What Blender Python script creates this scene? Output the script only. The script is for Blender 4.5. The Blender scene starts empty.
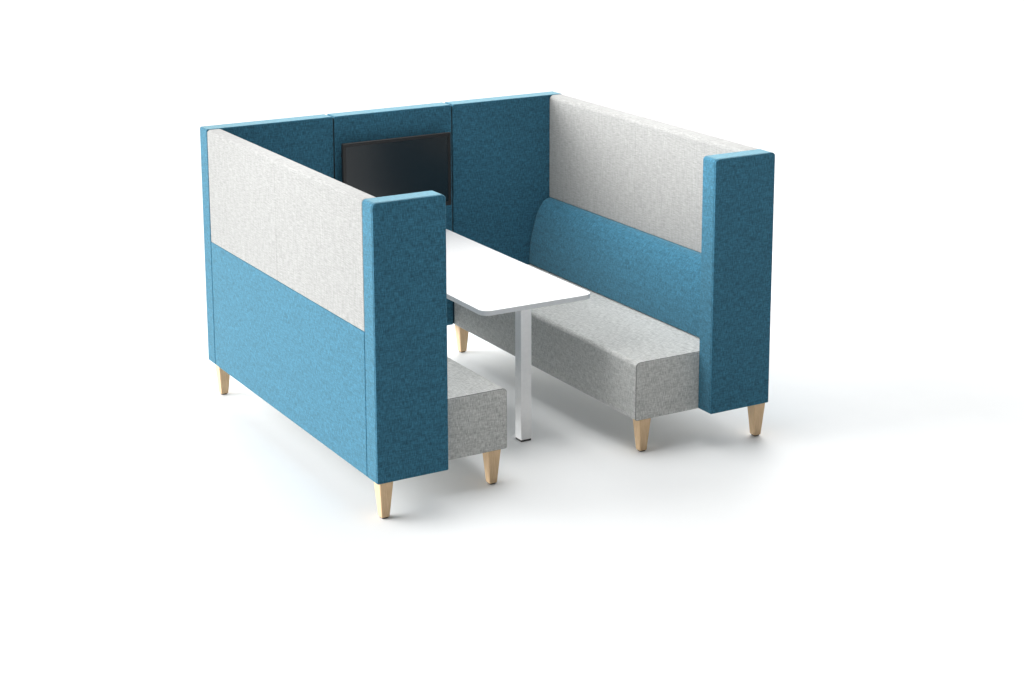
import bpy, bmesh, math
from mathutils import Vector

scene = bpy.context.scene
col = scene.collection

# ------------------------------------------------------------------ sizes (metres)
W, D, H = 2.015, 1.928, 1.350        # booth outside width, depth, height
TW, WW = 0.0993, 0.3310              # end panel thickness and width
TB = 0.0945                          # rear screen thickness
YB = D - TB                          # inner face of the rear screen
ZB = 0.1638                          # underside of the upholstery
SW, SZ = 0.6713, 0.4345              # seat front edge (from outside), seat height
XS = 0.792                           # white / blue split height
TU = 0.084                           # thickness of the upper back
T0, T1, TY, TZ, TT = 0.718, 1.297, 0.3895, 0.6961, 0.0235


# ------------------------------------------------------------------ materials
def principled(name):
    m = bpy.data.materials.new(name)
    m.use_nodes = True
    return m, m.node_tree.nodes, m.node_tree.links, m.node_tree.nodes['Principled BSDF']


def noise(n, l, vec, scale, sx, sy, detail=2.0, off=0.0):
    mp = n.new('ShaderNodeMapping')
    mp.inputs['Scale'].default_value = (sx, sy, 1)
    mp.inputs['Location'].default_value = (off, off * 1.7, off * 0.3)
    l.new(vec, mp.inputs['Vector'])
    t = n.new('ShaderNodeTexNoise')
    t.inputs['Scale'].default_value = scale
    t.inputs['Detail'].default_value = detail
    t.inputs['Roughness'].default_value = 0.6
    l.new(mp.outputs['Vector'], t.inputs['Vector'])
    return t.outputs['Fac']


def math_node(n, l, op, a, b):
    k = n.new('ShaderNodeMath')
    k.operation = op
    for i, v in enumerate((a, b)):
        if isinstance(v, (int, float)):
            k.inputs[i].default_value = v
        else:
            l.new(v, k.inputs[i])
    return k.outputs[0]


def fabric(name, dark, mid, light, swap=False, contrast=1.0, sheen=0.4, tint=(0.75, 0.75, 0.75)):
    """Melange wool: long and cross threads of mixed tone, in metres of UV."""
    m, n, l, b = principled(name)
    uv = n.new('ShaderNodeUVMap').outputs['UV']
    a, c = (1.0, 0.15) if not swap else (0.09, 1.0)
    long_t = noise(n, l, uv, 270, a, c, 1)
    fine_t = noise(n, l, uv, 360, a, c, 1, 5.3)
    cross_t = noise(n, l, uv, 280, c, a, 1, 3.1)
    speck = noise(n, l, uv, 280, 1, 1, 1, 7.7)
    cloud = noise(n, l, uv, 14, 1, 1, 3, 11.0)
    s = math_node(n, l, 'MULTIPLY', long_t, 0.40)
    for t, k in ((fine_t, 0.18), (cross_t, 0.28), (speck, 0.13), (cloud, 0.01)):
        s = math_node(n, l, 'ADD', s, math_node(n, l, 'MULTIPLY', t, k))
    r = n.new('ShaderNodeValToRGB')
    e = r.color_ramp.elements
    w = 0.104 / contrast
    e[0].position, e[0].color = 0.5 - w, (*dark, 1)
    e[1].position, e[1].color = 0.5 + w, (*light, 1)
    k = e.new(0.5)
    k.color = (*mid, 1)
    l.new(s, r.inputs['Fac'])
    l.new(r.outputs['Color'], b.inputs['Base Color'])
    b.inputs['Roughness'].default_value = 0.95
    b.inputs['Specular IOR Level'].default_value = 0.12
    b.inputs['Sheen Weight'].default_value = sheen
    b.inputs['Sheen Roughness'].default_value = 0.5
    b.inputs['Sheen Tint'].default_value = (*tint, 1)
    bp = n.new('ShaderNodeBump')
    bp.inputs['Strength'].default_value = 0.35
    bp.inputs['Distance'].default_value = 0.0012
    l.new(s, bp.inputs['Height'])
    l.new(bp.outputs['Normal'], b.inputs['Normal'])
    return m


def shades(c, d):
    return [tuple(x * (1 - d) for x in c), c, tuple(x * (1 + d) for x in c)]


BLUE = (0.031, 0.125, 0.195)
WHITE = (0.287, 0.288, 0.280)
GREY = (0.47, 0.474, 0.458)
M_blue = fabric('blue_wool', *shades(BLUE, 0.41), sheen=0.30, tint=(0.62, 0.93, 0.94))
M_white = fabric('white_wool', *shades(WHITE, 0.19), swap=True, sheen=0.15)
M_grey = fabric('grey_wool', *shades(GREY, 0.32))
M_grey_side = M_grey


def make_wood():
    m, n, l, b = principled('pale_ash_wood')
    tc = n.new('ShaderNodeTexCoord').outputs['Object']
    mp = n.new('ShaderNodeMapping')
    mp.inputs['Scale'].default_value = (1, 1, 0.06)
    l.new(tc, mp.inputs['Vector'])
    t = n.new('ShaderNodeTexNoise')
    t.inputs['Scale'].default_value = 240
    t.inputs['Detail'].default_value = 4
    l.new(mp.outputs['Vector'], t.inputs['Vector'])
    r = n.new('ShaderNodeValToRGB')
    e = r.color_ramp.elements
    e[0].position, e[0].color = 0.3, (0.60, 0.41, 0.235, 1)
    e[1].position, e[1].color = 0.7, (0.72, 0.52, 0.32, 1)
    l.new(t.outputs['Fac'], r.inputs['Fac'])
    l.new(r.outputs['Color'], b.inputs['Base Color'])
    b.inputs['Roughness'].default_value = 0.5
    b.inputs['Specular IOR Level'].default_value = 0.3
    return m


def plain(name, c, rough, spec=0.5, vary=0.02, scale=60):
    m, n, l, b = principled(name)
    tc = n.new('ShaderNodeTexCoord').outputs['Object']
    t = n.new('ShaderNodeTexNoise')
    t.inputs['Scale'].default_value = scale
    t.inputs['Detail'].default_value = 3
    l.new(tc, t.inputs['Vector'])
    r = n.new('ShaderNodeValToRGB')
    e = r.color_ramp.elements
    e[0].position, e[0].color = 0.3, (*[x * (1 - vary) for x in c], 1)
    e[1].position, e[1].color = 0.7, (*[min(1, x * (1 + vary)) for x in c], 1)
    l.new(t.outputs['Fac'], r.inputs['Fac'])
    l.new(r.outputs['Color'], b.inputs['Base Color'])
    b.inputs['Roughness'].default_value = rough
    b.inputs['Specular IOR Level'].default_value = spec
    return m


M_wood = make_wood()
M_glide = plain('dark_glide_plastic', (0.03, 0.027, 0.025), 0.5)
M_seam_shadow = plain('seam_shadow_grey', (0.13, 0.13, 0.123), 0.9, 0.1)  # dark tone standing in for the shadow of the seat seam
M_joint_shade = plain('dark_joint_shade', (0.012, 0.014, 0.018), 0.9, 0.1)  # near-black for the added cores that shade the joints
M_top = plain('white_laminate', (0.80, 0.80, 0.80), 0.35, 0.4)
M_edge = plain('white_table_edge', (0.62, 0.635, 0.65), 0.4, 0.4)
M_post = plain('white_powder_coat', (0.90, 0.90, 0.90), 0.4, 0.4)
M_tv = plain('black_monitor_plastic', (0.012, 0.011, 0.011), 0.38, 0.4)
M_screen = plain('dark_display_glass', (0.005, 0.009, 0.012), 0.22, 0.5, 0.0)
M_floor = plain('white_studio_floor', (0.874, 0.885, 0.884), 0.8, 0.15, 0.01, 3)


# ------------------------------------------------------------------ mesh helpers
def box_uv(bm):
    uv = bm.loops.layers.uv.verify()
    for f in bm.faces:
        nx, ny, nz = (abs(c) for c in f.normal)
        for lp in f.loops:
            x, y, z = lp.vert.co
            if nx >= ny and nx >= nz:
                lp[uv].uv = (y + 3.3, z)
            elif ny >= nz:
                lp[uv].uv = (x, z + 5.1)
            else:
                lp[uv].uv = (y + 9.7, x)


def link_mesh(name, bm, mat, parent=None, sharp=math.radians(40)):
    bmesh.ops.recalc_face_normals(bm, faces=bm.faces)
    bm.normal_update()
    box_uv(bm)
    for f in bm.faces:
        f.smooth = True
    for e in bm.edges:
        if len(e.link_faces) == 2 and e.calc_face_angle(0) > sharp:
            e.smooth = False
    me = bpy.data.meshes.new(name)
    bm.to_mesh(me)
    bm.free()
    me.materials.append(mat)
    o = bpy.data.objects.new(name, me)
    col.objects.link(o)
    wn = o.modifiers.new('weighted_normal', 'WEIGHTED_NORMAL')
    wn.keep_sharp = True
    wn.weight = 100
    if parent is not None:
        o.parent = parent
    return o


def round_poly(pts, rads, seg=6):
    """2-D polygon with each corner filleted by its own radius."""
    out = []
    n = len(pts)
    for i in range(n):
        p = Vector(pts[i])
        r = rads[i]
        a = (Vector(pts[i - 1]) - p).normalized()
        b = (Vector(pts[(i + 1) % n]) - p).normalized()
        if r <= 1e-5:
            out.append(p)
            continue
        ang = a.angle(b)
        t = r / math.tan(ang / 2)
        s, e = p + a * t, p + b * t
        c = p + (a + b).normalized() * (r / math.sin(ang / 2))
        a0 = math.atan2(s.y - c.y, s.x - c.x)
        a1 = math.atan2(e.y - c.y, e.x - c.x)
        d = (a1 - a0 + math.pi) % (2 * math.pi) - math.pi
        for k in range(seg + 1):
            th = a0 + d * k / seg
            out.append(c + Vector((math.cos(th), math.sin(th))) * r)
    return out


def inset_poly(poly, d):
    """Move every vertex of a counter-clockwise polygon inwards by d."""
    n = len(poly)
    out = []
    for i in range(n):
        a, p, b = poly[i - 1], poly[i], poly[(i + 1) % n]
        e1, e2 = (p - a).normalized(), (b - p).normalized()
        n1, n2 = Vector((-e1.y, e1.x)), Vector((-e2.y, e2.x))
        m = n1 + n2
        k = m.dot(n1)
        out.append(p + m * (d / max(k, 0.3)))
    return out


def sweep(poly, stations, axis='y'):
    """Skin a profile through (position, inset) stations along an axis; capped."""
    bm = bmesh.new()
    rings = []
    for pos, ins in stations:
        q = inset_poly(poly, ins) if abs(ins) > 1e-7 else poly
        ring = []
        for p in q:
            co = (p.x, pos, p.y) if axis == 'y' else (p.x, p.y, pos) if axis == 'z' else (pos, p.x, p.y)
            ring.append(bm.verts.new(co))
        rings.append(ring)
    n = len(poly)
    for r0, r1 in zip(rings, rings[1:]):
        for i in range(n):
            j = (i + 1) % n
            bm.faces.new((r0[i], r0[j], r1[j], r1[i]))
    bm.faces.new(rings[0])
    bm.faces.new(list(reversed(rings[-1])))
    return bm


def rounded_ends(a, b, r, crease=None, seg=4):
    """Stations from a to b with ends rounded by r; crease = (set-back, depth) of a sewn seam near end a."""
    st = []
    for k in range(seg + 1):
        t = math.pi / 2 * k / seg
        st.append((a + r * (1 - math.sin(t)), r * (1 - math.cos(t))))
    st.reverse()
    st = sorted(st, key=lambda s: s[0])
    st = [(a + r * (1 - math.cos(math.pi / 2 * k / seg)), r * (1 - math.sin(math.pi / 2 * k / seg))) for k in range(seg + 1)]
    if crease:
        c, d = crease
        wd = 0.005 if d < 0.004 else 0.0065
        st += [(a + r + c, 0), (a + r + c + 0.0003, d), (a + r + c + wd - 0.0003, d), (a + r + c + wd, 0)]
    st += [(b - r * (1 - math.cos(math.pi / 2 * k / seg)), r * (1 - math.sin(math.pi / 2 * k / seg))) for k in range(seg, -1, -1)]
    return st


def rect(x0, x1, z0, z1):
    return [(x0, z0), (x1, z0), (x1, z1), (x0, z1)]


def thing(name, label, cat, loc, group=None):
    o = bpy.data.objects.new(name, None)
    o.empty_display_size = 0.1
    col.objects.link(o)
    o.location = loc
    o['label'] = label
    o['category'] = cat
    if group:
        o['group'] = group
    return o


# ------------------------------------------------------------------ a sofa (built for the left, mirrored for the right)
def mirror(bm, s):
    if s < 0:
        for v in bm.verts:
            v.co.x = -v.co.x
        bmesh.ops.reverse_faces(bm, faces=bm.faces)
    return bm


GAP = 0.0030
MID = 1.005                                          # sewn seam half way along the upper back


def make_sofa(x0, s, label):
    root = thing('high_back_sofa', label, 'sofa', (x0, 0, 0), 'high-backed sofas facing each other across the table')
    # end panel: rounded rectangle seen from the front, sewn edge
    p = round_poly(rect(0, WW, ZB, H), [0.004, 0.006, 0.018, 0.018])
    link_mesh('end_panel', mirror(sweep(p, rounded_ends(0, TW, 0.004, (0.003, 0.0012))), s), M_blue, root)
    # upper back, white, with a sewn seam at half length
    y0, y1 = TW + GAP, YB - GAP
    p = round_poly(rect(0.0008, TU, XS + 0.0008, H - 0.0015), [0.003, 0.003, 0.024, 0.016])
    st = rounded_ends(y0, y1, 0.004)
    mid = len(st) // 2
    st = st[:mid] + [(MID - 0.0045, 0), (MID - 0.0013, 0.0021), (MID + 0.0013, 0.0021), (MID + 0.0045, 0)] + st[mid:]
    link_mesh('upper_back', mirror(sweep(p, st), s), M_white, root)
    # blue lower outside of the back
    p = round_poly(rect(0.0002, TU, ZB, XS - 0.0008), [0.004, 0.004, 0.003, 0.003])
    link_mesh('outer_back', mirror(sweep(p, rounded_ends(y0, y1, 0.004)), s), M_blue, root)
    # backrest cushion: leaning, crowned top
    pts = [(TU + 0.001, SZ + 0.002), (0.215, SZ + 0.002), (0.213, 0.50), (0.206, 0.568), (0.188, 0.645), (0.164, 0.717),
           (0.146, 0.752), (0.124, 0.778), (TU + 0.016, 0.791), (TU + 0.001, 0.792)]
    p = round_poly(pts, [0, 0.012, 0.1, 0.15, 0.15, 0.07, 0.03, 0.03, 0.012, 0], 5)
    link_mesh('backrest', mirror(sweep(p, rounded_ends(y0 + 0.002, y1 - 0.001, 0.012)), s), M_blue, root)
    # added dark core: blocks light leaks and stands in for shadow in the joints
    p = round_poly(rect(0.011, TU - 0.011, ZB + 0.010, H - 0.014), [0.002] * 4, 2)
    link_mesh('joint_shade_core', mirror(sweep(p, [(TW - 0.010, 0), (YB - 0.0006, 0)]), s), M_joint_shade, root)
    # seat
    p = round_poly(rect(TU + 0.001, SW, ZB, SZ), [0.004, 0.006, 0.020, 0.004])
    st = rounded_ends(TW + 0.0015, y1, 0.003)
    seat = link_mesh('seat', mirror(sweep(p, st), s), M_grey, root)
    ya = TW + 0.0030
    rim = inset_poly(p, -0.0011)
    link_mesh('seam_shadow_line', mirror(sweep(rim, [(ya, 0.0012), (ya + 0.0012, 0), (ya + 0.0042, 0), (ya + 0.0054, 0.0012)]), s), M_seam_shadow, seat)  # dark rim painted as the seam's shadow line, no real cord
    # legs: square tapered, dark glide under each
    a = 0.0320
    for lx, ly in ((0.0440, 0.037), (0.615, 0.140), (0.0455, 1.850), (0.615, 1.850)):
        sq = round_poly(rect(-a, a, -a, a), [0.006] * 4, 3)
        leg = bmesh.new()
        rings = []
        for z, k in ((ZB - 0.0015, 1.0), (0.010, 0.585), (0.006, 0.54)):
            rings.append([leg.verts.new((q.x * k, q.y * k, z)) for q in sq])
        n = len(sq)
        for r0, r1 in zip(rings, rings[1:]):
            for i in range(n):
                leg.faces.new((r0[i], r0[(i + 1) % n], r1[(i + 1) % n], r1[i]))
        leg.faces.new(rings[0])
        leg.faces.new(list(reversed(rings[-1])))
        lo = link_mesh('leg', leg, M_wood, root)
        lo.location = (s * lx, ly, 0)
        gl = sweep(round_poly(rect(-0.0150, 0.0150, -0.0150, 0.0150), [0.008] * 4, 4), [(0.0, 0.001), (0.001, 0), (0.0058, 0)], 'z')
        link_mesh('glide', gl, M_glide, lo)
    return root


make_sofa(0.0, 1, 'blue and white high-backed sofa seen from its outer side, only its grey seat end showing')
make_sofa(W, -1, 'high-backed sofa with white upper back, blue backrest and long grey seat in full view')

# ------------------------------------------------------------------ rear screen of three panels
scr = thing('partition_screen', 'dark blue upholstered screen of three panels joining the sofas behind the table', 'screen', (W / 2, YB, 0))
for k in range(3):
    xa, xb = -W / 2 + W * k / 3 + (0.0034 if k else 0), -W / 2 + W * (k + 1) / 3 - (0.0034 if k < 2 else 0)
    p = round_poly(rect(xa, xb, ZB, H), [0.005, 0.005, 0.010, 0.010])
    link_mesh('panel', sweep(p, rounded_ends(0, TB, 0.005)), M_blue, scr)

for k in (1, 2):  # added dark strips: stop light coming through and shade the panel seams
    xc = -W / 2 + W * k / 3
    p = round_poly(rect(xc - 0.006, xc + 0.006, ZB + 0.008, H - 0.010), [0.001] * 4, 2)
    link_mesh('seam_shade_strip', sweep(p, [(0.010, 0), (TB - 0.010, 0)]), M_joint_shade, scr)

# ------------------------------------------------------------------ table
tab = thing('meeting_table', 'white rectangular table with rounded corners on a square post between the sofas', 'table', (W / 2, 0, 0))
hx = (T1 - T0) / 2
pl = [(-hx, TY), (hx, TY), (hx, YB - 0.002), (-hx, YB - 0.002)]
p = round_poly(pl, [0.045, 0.045, 0.003, 0.003], 10)
bm = sweep(p, [(TZ - TT, 0.002), (TZ - TT + 0.002, 0), (TZ - 0.0022, 0), (TZ - 0.0006, 0.0006), (TZ, 0.0022)], 'z')
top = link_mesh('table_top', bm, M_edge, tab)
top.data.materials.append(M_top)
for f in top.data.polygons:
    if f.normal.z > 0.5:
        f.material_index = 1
pw = 0.0565
p = round_poly(rect(-pw / 2, pw / 2, 0.506, 0.506 + pw), [0.004] * 4, 3)
post = link_mesh('post', sweep(p, [(0.010, 0), (TZ - TT - 0.0005, 0)], 'z'), M_post, tab)
p = round_poly(rect(-pw / 2 + 0.001, pw / 2 - 0.001, 0.507, 0.505 + pw), [0.004] * 4, 3)
link_mesh('foot', sweep(p, [(0, 0.001), (0.001, 0), (0.0098, 0)], 'z'), M_glide, post)

# ------------------------------------------------------------------ monitor
X0, X1, Z0, Z1 = 0.6846, 1.2977, 0.8362, 1.2205
mon = thing('monitor', 'black flat monitor mounted on the middle panel of the blue screen', 'monitor', ((X0 + X1) / 2, YB, Z0))
w, h = (X1 - X0) / 2, Z1 - Z0
DEP = 0.070
outer = round_poly(rect(-w, w, 0, h), [0.004] * 4, 3)
inner = round_poly(rect(-w + 0.017, w - 0.017, 0.020, h - 0.017), [0.002] * 4, 3)
bm = bmesh.new()
loops = []
for poly, y, ins in ((outer, -0.018, 0.07), (outer, -0.034, 0.05), (outer, -DEP + 0.020, 0.012), (outer, -DEP + 0.016, 0.0), (outer, -DEP + 0.002, 0), (outer, -DEP, 0.002), (inner, -DEP, 0), (inner, -DEP + 0.005, 0)):
    q = inset_poly(poly, ins) if ins else poly
    loops.append([bm.verts.new((v.x, y, v.y)) for v in q])
for r0, r1 in zip(loops, loops[1:]):
    for i in range(len(r0)):
        j = (i + 1) % len(r0)
        bm.faces.new((r0[i], r0[j], r1[j], r1[i]))
bm.faces.new(loops[0])
bm.faces.new(list(reversed(loops[-1])))
case = link_mesh('case', bm, M_tv, mon)
sc_in = round_poly(rect(-w + 0.0175, w - 0.0175, 0.0205, h - 0.0175), [0.002] * 4, 3)
link_mesh('display', sweep(sc_in, [(-DEP + 0.0024, 0), (-DEP + 0.0046, 0)]), M_screen, mon)
br = round_poly(rect(-0.1, 0.1, h / 2 - 0.1, h / 2 + 0.1), [0.01] * 4, 3)
link_mesh('wall_bracket', sweep(br, [(-0.0178, 0), (-0.0008, 0)]), M_tv, mon)

# ------------------------------------------------------------------ floor
bm = bmesh.new()
bmesh.ops.create_grid(bm, x_segments=8, y_segments=8, size=300)
fl = link_mesh('floor', bm, M_floor)
fl['kind'] = 'structure'

# ------------------------------------------------------------------ light: studio dome, bright from behind-left, plus added fill lamps
world = bpy.data.worlds.new('World')
scene.world = world
world.use_nodes = True
n, l = world.node_tree.nodes, world.node_tree.links
bg = n['Background']
tc = n.new('ShaderNodeTexCoord').outputs['Generated']


def lobe(direction, power, gain):
    d = Vector(direction).normalized()
    dot = n.new('ShaderNodeVectorMath')
    dot.operation = 'DOT_PRODUCT'
    l.new(tc, dot.inputs[0])
    dot.inputs[1].default_value = d
    v = math_node(n, l, 'MAXIMUM', dot.outputs['Value'], 0.0)
    v = math_node(n, l, 'POWER', v, power)
    return math_node(n, l, 'MULTIPLY', v, gain)


def horizon(azimuth, elevation):
    a, e = math.radians(azimuth), math.radians(elevation)
    return (math.cos(e) * math.cos(a), math.cos(e) * math.sin(a), math.sin(e))


val = lobe(horizon(150, 8), 8.0, 15.1)
for az, el, gain in ((60, 8, 6.9), (120, 8, 3.0), (30, 8, 3.9), (90, 8, 1.4), (240, 20, 0.32)):
    val = math_node(n, l, 'ADD', val, lobe(horizon(az, el), 8.0, gain))
l.new(val, bg.inputs['Strength'])
bg.inputs['Color'].default_value = (1.0, 1.0, 1.0, 1)


def fill_lamp(name, loc, target, size, watts, spread=180):  # added lamp out of view, fitted to brighten the booth
    ld = bpy.data.lights.new(name, 'AREA')
    ld.shape = 'SQUARE'
    ld.size = size
    ld.energy = watts
    ld.spread = math.radians(spread)
    lo = bpy.data.objects.new(name, ld)
    col.objects.link(lo)
    lo.location = loc
    lo.rotation_euler = (Vector(target) - Vector(loc)).to_track_quat('-Z', 'Y').to_euler()


fill_lamp('overhead_fill', (1.0, 0.75, 3.0), (1.0, 0.8, 0), 2.0, 16.5, 80)
fill_lamp('rear_fill', (1.0, 1.3, 3.1), (1.0, 0.5, 0), 1.6, 3.3, 115)
fill_lamp('front_fill', (0.9, -1.0, 3.4), (1.0, 1.0, 0.5), 1.4, 7)
fill_lamp('side_fill', (-1.6, 1.0, 3.2), (1.8, 1.0, 0.9), 1.0, 5, 60)
fill_lamp('far_side_fill', (3.5, 2.2, 3.4), (1.0, 0, 0), 1.6, 29)

# ------------------------------------------------------------------ camera
cam = bpy.data.cameras.new('camera')
co = bpy.data.objects.new('camera', cam)
col.objects.link(co)
co.location = (-3.0721, -6.42, 3.0034)
yaw, pitch, roll = -0.5239, -0.2096, -0.0024
from mathutils import Matrix
fwd = Vector((-math.sin(yaw) * math.cos(pitch), math.cos(yaw) * math.cos(pitch), math.sin(pitch)))
right = Vector((math.cos(yaw), math.sin(yaw), 0))
up = right.cross(fwd)
R = math.cos(roll) * right + math.sin(roll) * up
U = -math.sin(roll) * right + math.cos(roll) * up
m = Matrix((R, U, -fwd)).transposed()
co.rotation_euler = m.to_euler()
cam.sensor_width = 36
cam.lens = 1832.9 / 1024 * 36
cam.shift_x = (512 - 511.2) / 1024
cam.shift_y = (168.13 - 341.5) / 1024
cam.clip_end = 1000
scene.camera = co

scene.view_settings.view_transform = 'Standard'
scene.view_settings.look = 'None'
scene.view_settings.exposure = 0.0
scene.view_settings.gamma = 1.0
scene.cycles.use_denoising = True
scene.cycles.max_bounces = 8
scene.cycles.diffuse_bounces = 5
